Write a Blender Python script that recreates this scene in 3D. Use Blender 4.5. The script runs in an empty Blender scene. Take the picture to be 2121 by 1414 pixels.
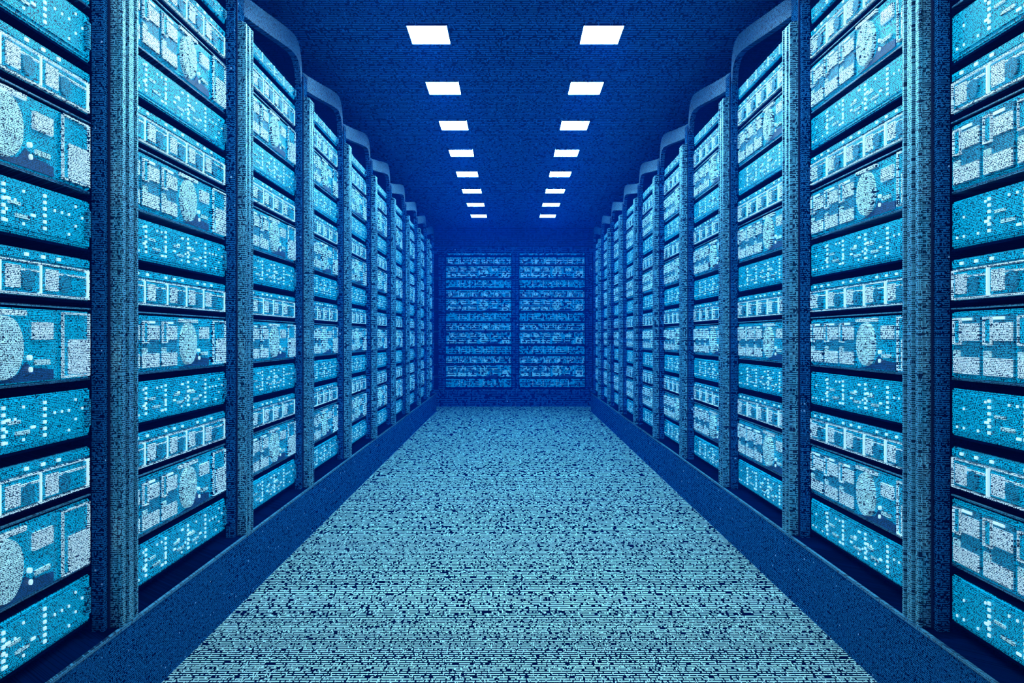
import bpy, bmesh, math, random
from mathutils import Vector, Matrix
random.seed(7)
S = bpy.context.scene
COL = S.collection

# ------------------------------------------------------------------ camera
F_PX = 1867.0
cam_d = bpy.data.cameras.new('camera')
cam = bpy.data.objects.new('camera', cam_d); COL.objects.link(cam)
cam_d.sensor_width = 36.0; cam_d.sensor_fit = 'HORIZONTAL'
cam_d.lens = 36.0 * F_PX / 2121.0
cam_d.shift_y = -10.0 / 2121.0
cam_d.clip_start = 0.05
cam.location = (0, 0, 1.0); cam.rotation_euler = (math.radians(90), 0, 0)
S.camera = cam

# ------------------------------------------------------------------ world, exposure
w = bpy.data.worlds.new('world'); S.world = w; w.use_nodes = True
w.node_tree.nodes['Background'].inputs[0].default_value = (0.0, 0.02, 0.06, 1)
w.node_tree.nodes['Background'].inputs[1].default_value = 0.0
S.view_settings.view_transform = 'Standard'; S.view_settings.look = 'None'
S.view_settings.gamma = 1.0; S.view_settings.use_curve_mapping = False
S.view_settings.exposure = 0.0
LAMP_POWER = 72.0            # radiance of the ceiling panels
LAMP_COLOR = (0.97, 0.98, 0.98, 1)
HAZE_DENSITY = 0.022        # scattering per metre
HAZE_COLOR = (0.0, 0.10, 1.0, 1)
HAZE_ABSORB = 0.225          # absorption per metre, mostly red
HAZE_TINT = (0.0, 0.62, 0.84, 1)
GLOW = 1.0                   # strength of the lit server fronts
S.cycles.volume_bounces = 1
S.cycles.max_bounces = 8
S.cycles.sample_clamp_indirect = 4.0

# ------------------------------------------------------------------ dimensions (metres)
CX = 0.0225                  # middle of the aisle
HALF_FRAME = 1.071           # aisle middle to the cabinets' frame plane
PITCH = 1.085
Y0 = 2.335                   # far seam of the nearest cabinets
NRACK = 10
CEIL = 2.566
BACK_Y = 12.90
XL, XR = CX - HALF_FRAME - 0.95, CX + HALF_FRAME + 0.95
YB, YF = BACK_Y + 0.95, -1.6

# ------------------------------------------------------------------ materials
def weave_group():
    """woven dash pattern, fixed in the room; grain gets coarser down the hall"""
    g = bpy.data.node_groups.new('weave', 'ShaderNodeTree')
    g.interface.new_socket('Flat', in_out='INPUT', socket_type='NodeSocketFloat')
    g.interface.new_socket('Fill', in_out='INPUT', socket_type='NodeSocketFloat')
    g.interface.new_socket('Mask', in_out='OUTPUT', socket_type='NodeSocketFloat')
    g.interface.new_socket('Spark', in_out='OUTPUT', socket_type='NodeSocketFloat')
    N, L = g.nodes, g.links
    gi = N.new('NodeGroupInput'); go = N.new('NodeGroupOutput')
    def m(op, a, b=None, c=None):
        n = N.new('ShaderNodeMath'); n.operation = op
        for i, v in enumerate((a, b, c)):
            if v is None: continue
            if isinstance(v, (int, float)): n.inputs[i].default_value = v
            else: L.new(v, n.inputs[i])
        return n.outputs[0]
    geo = N.new('ShaderNodeNewGeometry'); sp = N.new('ShaderNodeSeparateXYZ')
    L.new(geo.outputs['Position'], sp.inputs[0])
    X, Y, Z = sp.outputs
    octv = m('FLOOR', m('MULTIPLY', m('LOGARITHM', m('MAXIMUM', m('DIVIDE', Y, 1.6), 1.0), 2.0), 2.0))
    per = m('MULTIPLY', m('POWER', 1.41421, octv), 0.0039)
    along = m('ADD', X, m('MULTIPLY', Y, m('SUBTRACT', 1.0, gi.outputs['Flat'])))
    # on flat surfaces rows run across the hall, on upright ones they are level
    perL = m('MULTIPLY', per, m('MULTIPLY_ADD', gi.outputs['Flat'], 2.2, 1.0))
    line = m('ADD', m('MULTIPLY', Z, m('SUBTRACT', 1.0, gi.outputs['Flat'])), m('MULTIPLY', Y, gi.outputs['Flat']))
    u = m('DIVIDE', along, per); v = m('DIVIDE', line, perL)
    row = m('FLOOR', v); fr = m('FRACT', v)
    cu = N.new('ShaderNodeCombineXYZ'); L.new(m('MULTIPLY', u, 0.7), cu.inputs[0]); L.new(m('MULTIPLY', row, 7.31), cu.inputs[1]); L.new(octv, cu.inputs[2])
    n1 = N.new('ShaderNodeTexNoise'); n1.inputs['Scale'].default_value = 1.0; n1.inputs['Detail'].default_value = 0.0
    L.new(cu.outputs[0], n1.inputs['Vector'])
    dash = m('GREATER_THAN', n1.outputs['Fac'], 0.40)
    onrow = m('LESS_THAN', fr, 0.48)
    a = m('MULTIPLY', dash, onrow)
    cv = N.new('ShaderNodeCombineXYZ'); L.new(m('FLOOR', m('MULTIPLY', u, 1.7)), cv.inputs[0]); L.new(m('MULTIPLY', v, 0.85), cv.inputs[1]); L.new(octv, cv.inputs[2])
    n2 = N.new('ShaderNodeTexNoise'); n2.inputs['Scale'].default_value = 0.93; n2.inputs['Detail'].default_value = 0.0
    L.new(cv.outputs[0], n2.inputs['Vector'])
    b = m('GREATER_THAN', n2.outputs['Fac'], gi.outputs['Fill'])
    mask = m('MAXIMUM', a, b)
    L.new(mask, go.inputs['Mask'])
    cs = N.new('ShaderNodeCombineXYZ'); L.new(m('MULTIPLY', u, 0.35), cs.inputs[0]); L.new(m('MULTIPLY', v, 0.35), cs.inputs[1])
    vo = N.new('ShaderNodeTexVoronoi'); vo.inputs['Scale'].default_value = 1.0
    L.new(cs.outputs[0], vo.inputs['Vector'])
    sc = N.new('ShaderNodeSeparateColor'); L.new(vo.outputs['Color'], sc.inputs[0])
    spk = m('MULTIPLY', m('LESS_THAN', vo.outputs['Distance'], 0.17), m('GREATER_THAN', sc.outputs[0], 0.93))
    L.new(spk, go.inputs['Spark'])
    return g
WEAVE = weave_group()

def mat(name, bright, dark, rough=0.5, flat=0.0, fill=0.62, spark=None, emit=0.0, metal=0.0, spec=0.5):
    m = bpy.data.materials.new(name); m.use_nodes = True
    N, L = m.node_tree.nodes, m.node_tree.links
    p = N['Principled BSDF']
    g = N.new('ShaderNodeGroup'); g.node_tree = WEAVE
    g.inputs['Flat'].default_value = flat; g.inputs['Fill'].default_value = fill
    mx = N.new('ShaderNodeMix'); mx.data_type = 'RGBA'
    L.new(g.outputs['Mask'], mx.inputs[0])
    mx.inputs[6].default_value = (*dark, 1); mx.inputs[7].default_value = (*bright, 1)
    out = mx.outputs[2]
    if spark:
        m2 = N.new('ShaderNodeMix'); m2.data_type = 'RGBA'
        L.new(g.outputs['Spark'], m2.inputs[0]); L.new(out, m2.inputs[6]); m2.inputs[7].default_value = (*spark, 1)
        out = m2.outputs[2]
    L.new(out, p.inputs['Base Color'])
    p.inputs['Roughness'].default_value = rough
    p.inputs['Metallic'].default_value = metal
    p.inputs['Specular IOR Level'].default_value = spec
    if emit:
        L.new(out, p.inputs['Emission Color']); p.inputs['Emission Strength'].default_value = emit
    return m

M = {
 'floor':   mat('woven_floor', (0.86, 1.0, 0.97), (0.0, 0.004, 0.02), 0.8, 1.0, 0.68, spec=0.0),
 'ceiling': mat('ceiling_panel', (0.03, 0.22, 0.46), (0.0, 0.008, 0.03), 0.8, 1.0, 0.70, spec=0.1),
 'wall':    mat('dark_wall', (0.01, 0.08, 0.25), (0.0, 0.01, 0.04), 0.8),
 'frame':   mat('cabinet_frame', (0.02, 0.17, 0.42), (0.0, 0.006, 0.03), 0.65, fill=0.60, spark=(0.5, 0.75, 1.0), spec=0.0),
 'post':    mat('cabinet_post', (0.34, 0.80, 0.95), (0.0, 0.02, 0.06), 0.32, fill=0.58, metal=0.5, spec=0.8),
 'fascia':  mat('cabinet_fascia', (0.05, 0.22, 0.44), (0.0, 0.006, 0.03), 0.38, fill=0.60, metal=0.2, spec=0.1),
 'inner':   mat('cabinet_inner', (0.0, 0.008, 0.045), (0.0, 0.003, 0.015), 0.9, spec=0.0),  # near-black: shade of recesses and gaps is put into this colour
 'rail':    mat('rail_metal', (0.10, 0.38, 0.6), (0.0, 0.015, 0.05), 0.4),
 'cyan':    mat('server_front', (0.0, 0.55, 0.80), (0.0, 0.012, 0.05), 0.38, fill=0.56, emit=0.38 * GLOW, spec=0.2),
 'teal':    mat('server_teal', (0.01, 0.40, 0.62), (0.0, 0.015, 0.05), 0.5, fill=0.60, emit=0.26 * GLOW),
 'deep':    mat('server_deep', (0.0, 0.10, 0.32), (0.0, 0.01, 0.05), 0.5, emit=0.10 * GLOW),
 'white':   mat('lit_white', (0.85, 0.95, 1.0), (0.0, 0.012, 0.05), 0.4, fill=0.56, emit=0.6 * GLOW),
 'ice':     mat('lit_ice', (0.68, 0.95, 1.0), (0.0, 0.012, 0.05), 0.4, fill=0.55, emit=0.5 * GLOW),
}
def plain(name, c, rough=0.5, emit=0.0):
    m = bpy.data.materials.new(name); m.use_nodes = True
    p = m.node_tree.nodes['Principled BSDF']
    n = m.node_tree.nodes.new('ShaderNodeTexNoise'); n.inputs['Scale'].default_value = 40
    mx = m.node_tree.nodes.new('ShaderNodeMix'); mx.data_type = 'RGBA'
    m.node_tree.links.new(n.outputs['Fac'], mx.inputs[0])
    mx.inputs[6].default_value = (*[x * 0.85 for x in c], 1); mx.inputs[7].default_value = (*c, 1)
    m.node_tree.links.new(mx.outputs[2], p.inputs['Base Color'])
    p.inputs['Roughness'].default_value = rough
    if emit:
        m.node_tree.links.new(mx.outputs[2], p.inputs['Emission Color']); p.inputs['Emission Strength'].default_value = emit
    return m
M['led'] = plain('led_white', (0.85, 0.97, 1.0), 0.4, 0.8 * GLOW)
M['seam'] = plain('seam_black', (0.0, 0.012, 0.06), 0.7)
lampm = bpy.data.materials.new('lamp_light'); lampm.use_nodes = True
_n = lampm.node_tree.nodes; _n.remove(_n['Principled BSDF'])
_e = _n.new('ShaderNodeEmission'); _e.inputs[0].default_value = LAMP_COLOR; _e.inputs[1].default_value = LAMP_POWER
lampm.node_tree.links.new(_e.outputs[0], _n['Material Output'].inputs[0])
M['lamp'] = lampm

# ------------------------------------------------------------------ mesh helpers
class MB:
    def __init__(s): s.bm = bmesh.new(); s.mats = []
    def mi(s, m):
        if m not in s.mats: s.mats.append(m)
        return s.mats.index(m)
    def box(s, x0, x1, y0, y1, z0, z1, m, bev=0.0):
        r = bmesh.ops.create_cube(s.bm, size=1.0)
        vs = r['verts']
        for v in vs:
            v.co = Vector(((x0 + x1) / 2 + v.co.x * (x1 - x0), (y0 + y1) / 2 + v.co.y * (y1 - y0), (z0 + z1) / 2 + v.co.z * (z1 - z0)))
        fs = {f for v in vs for f in v.link_faces}
        i = s.mi(m)
        for f in fs: f.material_index = i
        if bev > 0:
            es = {e for f in fs for e in f.edges}
            rb = bmesh.ops.bevel(s.bm, geom=list(es), offset=bev, segments=2, affect='EDGES')
            for f in rb['faces']: f.material_index = i
        return s
    def disc(s, cx, cz, y0, y1, rx, rz, m, n=28):
        i = s.mi(m)
        a = [s.bm.verts.new((cx + rx * math.cos(2 * math.pi * k / n), y0, cz + rz * math.sin(2 * math.pi * k / n))) for k in range(n)]
        b = [s.bm.verts.new((cx + rx * 1.04 * math.cos(2 * math.pi * k / n), y1, cz + rz * 1.04 * math.sin(2 * math.pi * k / n))) for k in range(n)]
        fs = [s.bm.faces.new(a), s.bm.faces.new(b[::-1])]
        for k in range(n): fs.append(s.bm.faces.new((a[(k + 1) % n], a[k], b[k], b[(k + 1) % n])))
        for f in fs: f.material_index = i
        return s
    def prism(s, pts, y0, y1, m):
        """closed outline in local x,z extruded along y"""
        i = s.mi(m)
        a = [s.bm.verts.new((x, y0, z)) for x, z in pts]; b = [s.bm.verts.new((x, y1, z)) for x, z in pts]
        n = len(pts)
        fs = [s.bm.faces.new(a), s.bm.faces.new(b[::-1])]
        for k in range(n): fs.append(s.bm.faces.new((a[(k + 1) % n], a[k], b[k], b[(k + 1) % n])))
        for f in fs: f.material_index = i
        return s
    def strip(s, A, B, y0, y1, m):
        """band between two matching open outlines A and B (x,z), thickened along y"""
        i = s.mi(m); n = len(A)
        q = [[s.bm.verts.new((x, y, z)) for x, z in P] for P in (A, B) for y in (y0, y1)]
        fs = []
        for k in range(n - 1):
            fs.append(s.bm.faces.new((q[0][k], q[0][k + 1], q[2][k + 1], q[2][k])))
            fs.append(s.bm.faces.new((q[1][k + 1], q[1][k], q[3][k], q[3][k + 1])))
            fs.append(s.bm.faces.new((q[0][k + 1], q[0][k], q[1][k], q[1][k + 1])))
            fs.append(s.bm.faces.new((q[2][k], q[2][k + 1], q[3][k + 1], q[3][k])))
        for k in (0, n - 1):
            fs.append(s.bm.faces.new((q[0][k], q[1][k], q[3][k], q[2][k])))
        for f in fs: f.material_index = i
        return s
    def dark_flanks(s):  # shade of the gaps between servers painted onto tops and sides
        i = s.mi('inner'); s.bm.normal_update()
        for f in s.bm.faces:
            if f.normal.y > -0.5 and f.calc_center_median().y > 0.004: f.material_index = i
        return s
    def build(s, name, parent=None):
        bmesh.ops.recalc_face_normals(s.bm, faces=s.bm.faces)
        me = bpy.data.meshes.new(name); s.bm.to_mesh(me); s.bm.free()
        for m in s.mats: me.materials.append(M[m])
        o = bpy.data.objects.new(name, me); COL.objects.link(o)
        if parent: o.parent = parent
        return o
def tag(o, label=None, cat=None, group=None, kind=None):
    if label: o['label'] = label
    if cat: o['category'] = cat
    if group: o['group'] = group
    if kind: o['kind'] = kind
    return o
def empty(name, loc=(0, 0, 0), rz=0.0):
    o = bpy.data.objects.new(name, None); COL.objects.link(o)
    o.location = loc; o.rotation_euler = (0, 0, rz); o.empty_display_size = 0.1
    return o
def children(o): return [c for c in KIDS.get(o.name, [])]
KIDS = {}
def reg(o):
    KIDS.setdefault(o.parent.name, []).append(o); return o
def copy_tree(o, parent=None):
    c = o.copy(); COL.objects.link(c)
    if parent: c.parent = parent
    for ch in children(o):
        reg(copy_tree(ch, c))
    return c

# ------------------------------------------------------------------ the room
def struct(name, args):
    b = MB(); b.box(*args); return tag(b.build(name), kind='structure')
struct('floor', (XL, XR, YF, YB, -0.1, 0.0, 'floor'))
struct('ceiling', (XL, XR, YF, YB, CEIL, CEIL + 0.1, 'ceiling'))
struct('wall_left', (XL - 0.1, XL, YF, YB, 0, CEIL, 'wall'))
struct('wall_right', (XR, XR + 0.1, YF, YB, 0, CEIL, 'wall'))
struct('wall_back', (XL, XR, YB, YB + 0.1, 0, CEIL, 'wall'))
struct('wall_front', (XL, XR, YF - 0.1, YF, 0, CEIL, 'wall'))
# dark soffit that closes the space over the end-wall cabinets
struct('trim_1', (XL, XR, BACK_Y + 0.02, YB, 2.30, CEIL, 'wall'))

# haze that hangs in the whole room
hz = MB(); hz.box(CX - HALF_FRAME + 0.045, CX + HALF_FRAME - 0.045, -0.8, BACK_Y - 0.01, 0.002, CEIL - 0.012, 'wall')
haze = hz.build('blue_haze')
hm = bpy.data.materials.new('haze_volume'); hm.use_nodes = True
_n = hm.node_tree.nodes; _n.remove(_n['Principled BSDF'])
vs = _n.new('ShaderNodeVolumeScatter'); vs.inputs['Color'].default_value = HAZE_COLOR
vs.inputs['Density'].default_value = HAZE_DENSITY; vs.inputs['Anisotropy'].default_value = 0.2
va = _n.new('ShaderNodeVolumeAbsorption'); va.inputs['Color'].default_value = HAZE_TINT
va.inputs['Density'].default_value = HAZE_ABSORB
ad = _n.new('ShaderNodeAddShader')
hm.node_tree.links.new(vs.outputs[0], ad.inputs[0]); hm.node_tree.links.new(va.outputs[0], ad.inputs[1])
hm.node_tree.links.new(ad.outputs[0], _n['Material Output'].inputs['Volume'])
haze.data.materials.clear(); haze.data.materials.append(hm)
tag(haze, 'blue haze filling the aisle between the cabinets', 'haze', kind='stuff')

# ------------------------------------------------------------------ ceiling lights
ORD = ['first', 'second', 'third', 'fourth', 'fifth', 'sixth', 'seventh', 'eighth', 'ninth', 'tenth', 'eleventh', 'twelfth']
def make_light():
    r = empty('ceiling_light')
    a = MB(); a.box(-0.1, 0.1, -0.142, 0.142, -0.006, 0.0, 'lamp'); reg(a.build('diffuser', r))
    b = MB()
    b.box(-0.108, -0.1005, -0.15, 0.15, -0.009, 0.0, 'ceiling'); b.box(0.1005, 0.108, -0.15, 0.15, -0.009, 0.0, 'ceiling')
    b.box(-0.1, 0.1, -0.15, -0.1425, -0.009, 0.0, 'ceiling'); b.box(-0.1, 0.1, 0.1425, 0.15, -0.009, 0.0, 'ceiling')
    reg(b.build('frame', r))
    return r
light0 = make_light()
first = True
for side, x in (('left', -0.429), ('right', 0.462)):
    for i in range(-3, 8):
        y = 4.66 + 1.0 * i
        o = light0 if first else copy_tree(light0)
        first = False
        o.location = (x, y, CEIL - 0.0005)
        if i >= 0:
            lab = f'glowing white ceiling panel, {ORD[i]} of the {side} line counted from the camera'
        else:
            lab = f'glowing white panel of the {side} line out of frame, {ORD[-i - 1]} before the first one seen'
        tag(o, lab, 'ceiling light', f'{side} line of ceiling panels')

# ------------------------------------------------------------------ cabinets
W = PITCH / 2
ZLIP, Z_SPR_IN, Z_PK_IN, Z_SPR_OUT, Z_PK_OUT = 0.243, 2.255, 2.365, 2.32, 2.455
def arch(x0, x1, zs, zp, s=1):
    """hood outline: climbs away from the broad post, rounds off steeply at the other end"""
    prof = [(0, 0), (0.04, 0.06), (0.12, 0.14), (0.25, 0.30), (0.40, 0.48), (0.55, 0.68), (0.68, 0.84), (0.78, 0.95),
            (0.85, 1.0), (0.90, 0.98), (0.935, 0.90), (0.96, 0.76), (0.98, 0.56), (0.993, 0.28), (1.0, 0.0)]
    if s < 0: prof = [(1 - a, b) for a, b in prof[::-1]]
    return [(x0 + (x1 - x0) * a, zs + (zp - zs) * b) for a, b in prof]
# unit levels: perforated / fan / drive servers repeat from the floor up
LV = []
z = 0.268
for k in range(13):
    kind = 'PFD'[k % 3]
    h = {'P': 0.1475, 'F': 0.1945, 'D': 0.1326}[kind]
    if k == 12: h = 0.085
    LV.append((kind, z, h, k // 3)); z += h

def make_cabinet(s, depth=0.9):
    """s = +1: broad post on the viewer's left, -1: on the right, 0: two slim posts (end wall)"""
    r = empty('server_cabinet')
    flat = s == 0
    hw = W if not flat else 0.528
    def X(a, b): return (a, b) if s >= 0 else (-b, -a)
    # shell: sides, back and arched roof
    b = MB()
    out = arch(-hw + 0.002, hw - 0.002, Z_SPR_OUT, Z_PK_OUT, s) if not flat else [(-hw + 0.002, 2.275), (hw - 0.002, 2.275)]
    inn = [(x * 0.985, zz - 0.012) for x, zz in out]
    b.strip(out, inn, 0.03, depth, 'inner')
    zt = out[0][1]
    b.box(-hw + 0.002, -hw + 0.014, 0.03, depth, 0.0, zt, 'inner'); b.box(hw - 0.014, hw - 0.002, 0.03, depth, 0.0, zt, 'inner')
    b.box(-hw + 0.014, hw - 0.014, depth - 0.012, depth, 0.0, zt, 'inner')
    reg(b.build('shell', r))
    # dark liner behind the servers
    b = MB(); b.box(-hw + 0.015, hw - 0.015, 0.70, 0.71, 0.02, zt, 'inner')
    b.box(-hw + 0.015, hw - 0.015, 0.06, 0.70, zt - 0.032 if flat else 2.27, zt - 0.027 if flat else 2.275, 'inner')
    reg(b.build('liner', r))
    # fascia
    b = MB()
    if flat:
        b.box(-hw + 0.002, hw - 0.002, 0.0, 0.012, 2.195, 2.29, 'frame', 0.002)
        b.box(-hw + 0.003, -hw + 0.045, 0.0, 0.03, 0.243, 2.195, 'frame', 0.003)
        b.box(hw - 0.045, hw - 0.003, 0.0, 0.03, 0.243, 2.195, 'frame', 0.003)
    else:
        x0, x1 = X(-W + 0.11, W - 0.022)
        A = arch(-W + 0.002, W - 0.002, Z_SPR_OUT, Z_PK_OUT, s); B = arch(x0, x1, Z_SPR_IN, Z_PK_IN, s)
        b.strip(A, B, 0.0, 0.03, 'fascia')
        for (p, q) in ((-W + 0.002, x0), (x1, W - 0.002)):
            zz = Z_SPR_IN
            b.box(p, q, 0.0, 0.03, 0.243, zz, 'frame')
            # gusset to the outer arch
            b.box(p, q, 0.0, 0.03, zz, Z_SPR_OUT - 0.0, 'frame') if q - p > 0.05 else None
    reg(b.build('fascia', r))
    # plinth
    b = MB(); b.box(-hw + 0.0015, hw - 0.0015, -0.035, 0.06, 0.0, ZLIP - 0.008, 'frame')
    b.box(-hw + 0.0015, hw - 0.0015, -0.037, -0.027, ZLIP - 0.008, ZLIP + 0.001, 'rail', 0.001)
    b.box(-hw + 0.0015, hw - 0.0015, -0.0268, 0.06, ZLIP - 0.0075, ZLIP - 0.001, 'inner')  # recess floor behind the lip, its shade painted near-black
    reg(b.build('plinth', r))
    # post with grooves and dark edge strip
    if not flat:
        b = MB()
        zb, zt2 = ZLIP + 0.001, 2.20
        x0, x1 = X(-W + 0.006, -W + 0.110)
        b.box(x0, x1, -0.024, -0.0005, zb, zt2, 'post', 0.002)
        for (p, q) in ((-W + 0.006, -W + 0.030), (-W + 0.046, -W + 0.080), (-W + 0.094, -W + 0.110)):
            a, c = X(p, q); b.box(a, c, -0.036, -0.0245, zb, zt2 - 0.004, 'post', 0.003)
        a, c = X(-W + 0.080, -W + 0.094)
        reg(b.build('post', r))
        b = MB(); a, c = X(-W + 0.0005, -W + 0.0055); b.box(a, c, -0.006, -0.001, zb, 2.3, 'seam')
        reg(b.build('edge_seal', r))
    # rails that carry the servers
    cx = 0.045 * s
    ww = 0.47 if not flat else 0.478
    for kind, z0, h, lv in LV:
        b = MB(); b.box(cx - ww - 0.003, cx + ww + 0.003, 0.034, 0.6, z0, z0 + 0.006, 'rail' if kind in 'F' else 'inner')
        if kind == 'F':
            b.box(cx - ww, cx + ww, 0.030, 0.036, z0 + h - 0.016, z0 + h - 0.012, 'rail')
        reg(b.build('rail', r))
    return r

# ------------------------------------------------------------------ servers (local origin: bottom centre of the front)
SW = 0.94
def fx(f): return -SW / 2 + SW * f
def rim(b, x0, x1, z0, z1, y, t, m, d=0.004):
    b.box(x0, x1, y - d, y, z1 - t, z1, m); b.box(x0, x1, y - d, y, z0, z0 + t, m)
    b.box(x0, x0 + t, y - d, y, z0 + t, z1 - t, m); b.box(x1 - t, x1, y - d, y, z0 + t, z1 - t, m)
def make_P(h, joined, sw=SW):
    r = empty('perforated_server')
    H = h - 0.028; rnd = random.Random(3)
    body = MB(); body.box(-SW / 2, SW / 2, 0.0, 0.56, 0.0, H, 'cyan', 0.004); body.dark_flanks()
    pr = []
    def part(name):
        b = body if joined else MB()
        if not joined: pr.append((name, b))
        return b
    # stepped perforated field
    b = part('perforated_panel')
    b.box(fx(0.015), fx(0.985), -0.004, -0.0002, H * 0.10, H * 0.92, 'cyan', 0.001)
    # vertical vent ladders
    for f in (0.20, 0.36, 0.565, 0.745):
        b = part('vent_ladder')
        for k in range(6):
            zz = H * (0.18 + 0.125 * k)
            b.box(fx(f), fx(f + 0.011), -0.008, -0.0045, zz, zz + H * 0.06, 'led')
    for i in range(26):
        f = 0.04 + 0.036 * i
        for k in range(4):
            if rnd.random() < 0.36:
                zz = H * (0.18 + 0.2 * k)
                wd = 0.006 if rnd.random() < 0.75 else 0.018
                b = part('status_light')
                b.box(fx(f), fx(f + wd), -0.0075, -0.0045, zz, zz + H * 0.05, 'led')
    for f in (0.26, 0.47, 0.62):
        b = part('label_strip'); b.box(fx(f), fx(f + 0.06), -0.0074, -0.0045, H * 0.30, H * 0.37, 'ice')
        b = part('label_strip'); b.box(fx(f - 0.03), fx(f + 0.02), -0.0074, -0.0045, H * 0.52, H * 0.58, 'ice')
    b = part('handle'); b.box(fx(0.955), fx(0.975), -0.015, -0.0045, H * 0.2, H * 0.8, 'teal', 0.003)
    for nm, q in pr: reg(q.build(nm, r))
    return r, body
def make_D(h, joined):
    r = empty('drive_server')
    H = h - 0.028
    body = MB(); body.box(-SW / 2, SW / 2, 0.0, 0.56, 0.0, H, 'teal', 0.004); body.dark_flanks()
    pr = []
    def part(name):
        b = body if joined else MB()
        if not joined: pr.append((name, b))
        return b
    b = part('top_strip')
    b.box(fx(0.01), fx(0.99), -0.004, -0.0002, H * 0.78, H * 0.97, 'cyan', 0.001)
    for i in range(12):
        if i % 4 != 3:
            b = part('indicator'); b.box(fx(0.06 + 0.075 * i), fx(0.075 + 0.075 * i), -0.008, -0.0045, H * 0.84, H * 0.91, 'led')
    b = part('bezel'); rim(b, fx(0.01), fx(0.985), H * 0.02, H * 0.74, -0.0005, 0.0042, 'white', 0.006)
    edges = [0.018, 0.20, 0.385, 0.56, 0.735, 0.975]
    for i in range(5):
        a, c = edges[i] + 0.006, edges[i + 1] - 0.006
        b = part('drive_bay')
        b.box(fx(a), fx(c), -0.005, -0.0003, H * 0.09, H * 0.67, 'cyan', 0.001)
        b.box(fx(a + 0.012), fx(a + 0.072), -0.009, -0.0055, H * 0.14, H * 0.62, 'white', 0.001)
        b.disc(fx(a + 0.105), H * 0.34, -0.010, -0.0055, 0.026, 0.022, 'teal', 16)
        b.box(fx(a + 0.075), fx(c - 0.008), -0.0085, -0.0055, H * 0.52, H * 0.57, 'white')
        b.box(fx(c - 0.001), fx(c + 0.006), -0.008, -0.0003, H * 0.07, H * 0.69, 'led')
    for nm, q in pr: reg(q.build(nm, r))
    return r, body
def make_F(h, joined):
    r = empty('fan_server')
    H = h - 0.028
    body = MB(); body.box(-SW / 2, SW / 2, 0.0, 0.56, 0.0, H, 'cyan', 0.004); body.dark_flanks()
    pr = []
    def part(name):
        b = body if joined else MB()
        if not joined: pr.append((name, b))
        return b
    for f0 in (0.02, 0.175, 0.33):
        b = part('card_module')
        b.box(fx(f0), fx(f0 + 0.14), -0.004, -0.0003, H * 0.05, H * 0.93, 'teal', 0.001)
        rim(b, fx(f0 + 0.006), fx(f0 + 0.045), H * 0.50, H * 0.90, -0.0045, 0.004, 'white', 0.006)       # rounded handle
        b.box(fx(f0 + 0.011), fx(f0 + 0.040), -0.007, -0.0045, H * 0.54, H * 0.86, 'cyan', 0.001)
        b.box(fx(f0 + 0.052), fx(f0 + 0.136), -0.008, -0.0045, H * 0.56, H * 0.82, 'white', 0.001)       # bright window
        b.box(fx(f0 + 0.004), fx(f0 + 0.136), -0.008, -0.0045, H * 0.07, H * 0.32, 'white', 0.001)       # lower window
        b.box(fx(f0 + 0.004), fx(f0 + 0.040), -0.008, -0.0045, H * 0.31, H * 0.42, 'ice', 0.001)
        b.box(fx(f0 + 0.05), fx(f0 + 0.10), -0.0075, -0.0045, H * 0.86, H * 0.90, 'led')
    b = part('fan')
    R = H * 0.40
    b.disc(fx(0.575), H * 0.48, -0.012, -0.0003, R * 0.98, R, 'ice', 40)
    b.disc(fx(0.575), H * 0.48, -0.016, -0.0125, R * 0.30, R * 0.30, 'ice', 24)
    for k in range(7):
        t = 2 * math.pi * k / 7
        cxx, czz = fx(0.575), H * 0.48
        p = [(cxx + R * rr * math.cos(t + dt), czz + R * rr * math.sin(t + dt)) for rr, dt in ((0.32, 0.0), (0.9, 0.25), (0.9, 0.42), (0.32, 0.30))]
        b.prism(p, -0.0145, -0.0125, 'ice')
    b = part('cap_strip'); b.box(fx(0.49), fx(0.665), -0.009, -0.0003, H * 0.90, H * 0.97, 'white', 0.001)
    b = part('dark_plate'); b.prism([(fx(0.50), H * 0.02), (fx(0.80), H * 0.02), (fx(0.80), H * 0.16), (fx(0.70), H * 0.20), (fx(0.67), H * 0.28), (fx(0.64), H * 0.13), (fx(0.575), H * 0.06)], -0.003, -0.0003, 'deep')  # dark area below and right of the fan disc
    b = part('display'); b.box(fx(0.70), fx(0.79), -0.008, -0.0003, H * 0.58, H * 0.82, 'white', 0.001)
    b = part('indicator')
    b.box(fx(0.705), fx(0.775), -0.008, -0.0035, H * 0.235, H * 0.31, 'ice', 0.001)
    b = part('indicator'); b.disc(fx(0.685), H * 0.34, -0.008, -0.0003, 0.006, 0.006, 'led', 10)
    b = part('indicator'); b.disc(fx(0.687), H * 0.18, -0.008, -0.0035, 0.006, 0.006, 'led', 10)
    b = part('power_module')
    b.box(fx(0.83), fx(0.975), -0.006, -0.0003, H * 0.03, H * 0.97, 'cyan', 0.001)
    rim(b, fx(0.83), fx(0.975), H * 0.03, H * 0.97, -0.006, 0.0045, 'white', 0.006)
    b.box(fx(0.862), fx(0.968), -0.012, -0.0065, H * 0.07, H * 0.58, 'white', 0.002)
    for nm, q in pr: reg(q.build(nm, r))
    return r, body
MK = {'P': make_P, 'D': make_D, 'F': make_F}
def finish(r, body):
    reg(body.build('chassis', r)); return r
def proto(kind, h, joined):
    r, body = MK[kind](h, joined)
    if joined:                       # far copies: one mesh, too small to show parts
        n = r.name; bpy.data.objects.remove(r)
        return body.build(n.split('.')[0])
    return finish(r, body)
PROTO = {}
def get_server(kind, h, joined):
    key = (kind, round(h, 4), joined)
    if key not in PROTO:
        o = proto(kind, h, joined); PROTO[key] = o
        return o
    return copy_tree(PROTO[key])

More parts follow.
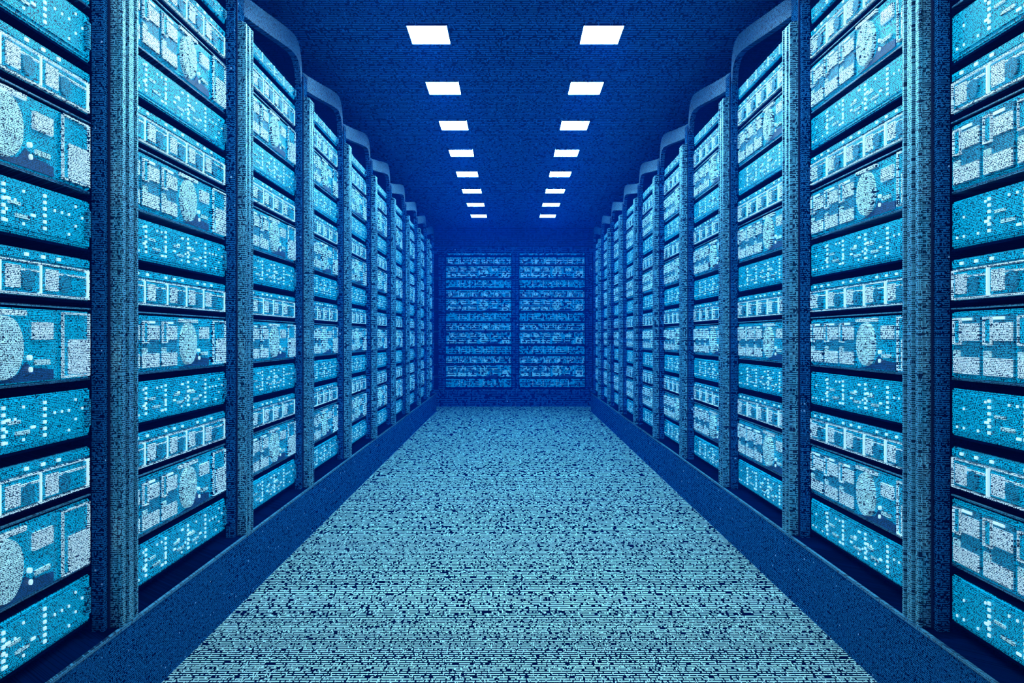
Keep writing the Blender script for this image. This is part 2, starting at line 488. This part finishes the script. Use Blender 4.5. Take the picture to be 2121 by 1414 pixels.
def in_view(pts):
    P = []
    for p in pts:
        if p.y < 0.3: p = Vector((p.x, 0.3, p.z))
        P.append((1060.5 + F_PX * p.x / p.y, 697 - F_PX * (p.z - 1.0) / p.y))
    return max(q[0] for q in P) > 2 and min(q[0] for q in P) < 2119 and max(q[1] for q in P) > 2 and min(q[1] for q in P) < 1412

SN = {'P': 'perforated', 'F': 'fan', 'D': 'drive'}
CAB = {}
def place_cabinet(s, loc, rz, label, group, where, joined, servers=True):
    if s not in CAB:
        CAB[s] = make_cabinet(s); o = CAB[s]
    else:
        o = copy_tree(CAB[s])
    o.location = loc; o.rotation_euler = (0, 0, rz)
    tag(o, label, 'server cabinet', group)
    if not servers: return
    mx = Matrix.Translation(loc) @ Matrix.Rotation(rz, 4, 'Z')
    cx = 0.045 * s
    for kind, z0, h, lv in LV:
        zb = z0 + 0.0065
        pts = [mx @ Vector((cx + a, 0.03, zb + b)) for a in (-0.40, 0.47) for b in (0.01, h - 0.02)]
        if not in_view(pts): continue
        v = get_server(kind, h, joined)
        v.location = mx @ Vector((cx, 0.032, zb)); v.rotation_euler = (0, 0, rz)
        tag(v, f'{ORD[lv]} {SN[kind]} server from the floor in {where}', 'server', f'{SN[kind]} servers in the cabinets')

HP = math.pi / 2
for k in range(NRACK):
    yc = Y0 - PITCH + PITCH * (k + 0.5)
    j = k > 5
    place_cabinet(1, Vector((CX - HALF_FRAME, yc, 0)), HP, f'{ORD[k]} server cabinet from the camera in the left row', 'cabinets of the left row',
                  f'the {ORD[k]} left-row cabinet from the camera', j)
    place_cabinet(-1, Vector((CX + HALF_FRAME, yc, 0)), -HP, f'{ORD[k]} server cabinet from the camera in the right row', 'cabinets of the right row',
                  f'the {ORD[k]} right-row cabinet from the camera', j)
BP = 1.057
for i, (lab, wh) in enumerate((('server cabinet at the far end half hidden behind the left row', None),
                               ('left one of the two full cabinets on the end wall', 'the left end-wall cabinet'),
                               ('right one of the two full cabinets on the end wall', 'the right end-wall cabinet'),
                               ('server cabinet at the far end half hidden behind the right row', None))):
    x = 0.048 + BP * (i - 1.5)
    if i in (0, 3):
        pass
    place_cabinet(0, Vector((x, BACK_Y + 0.036, 0)), 0.0, lab, 'cabinets on the end wall', wh, False, servers=wh is not None)
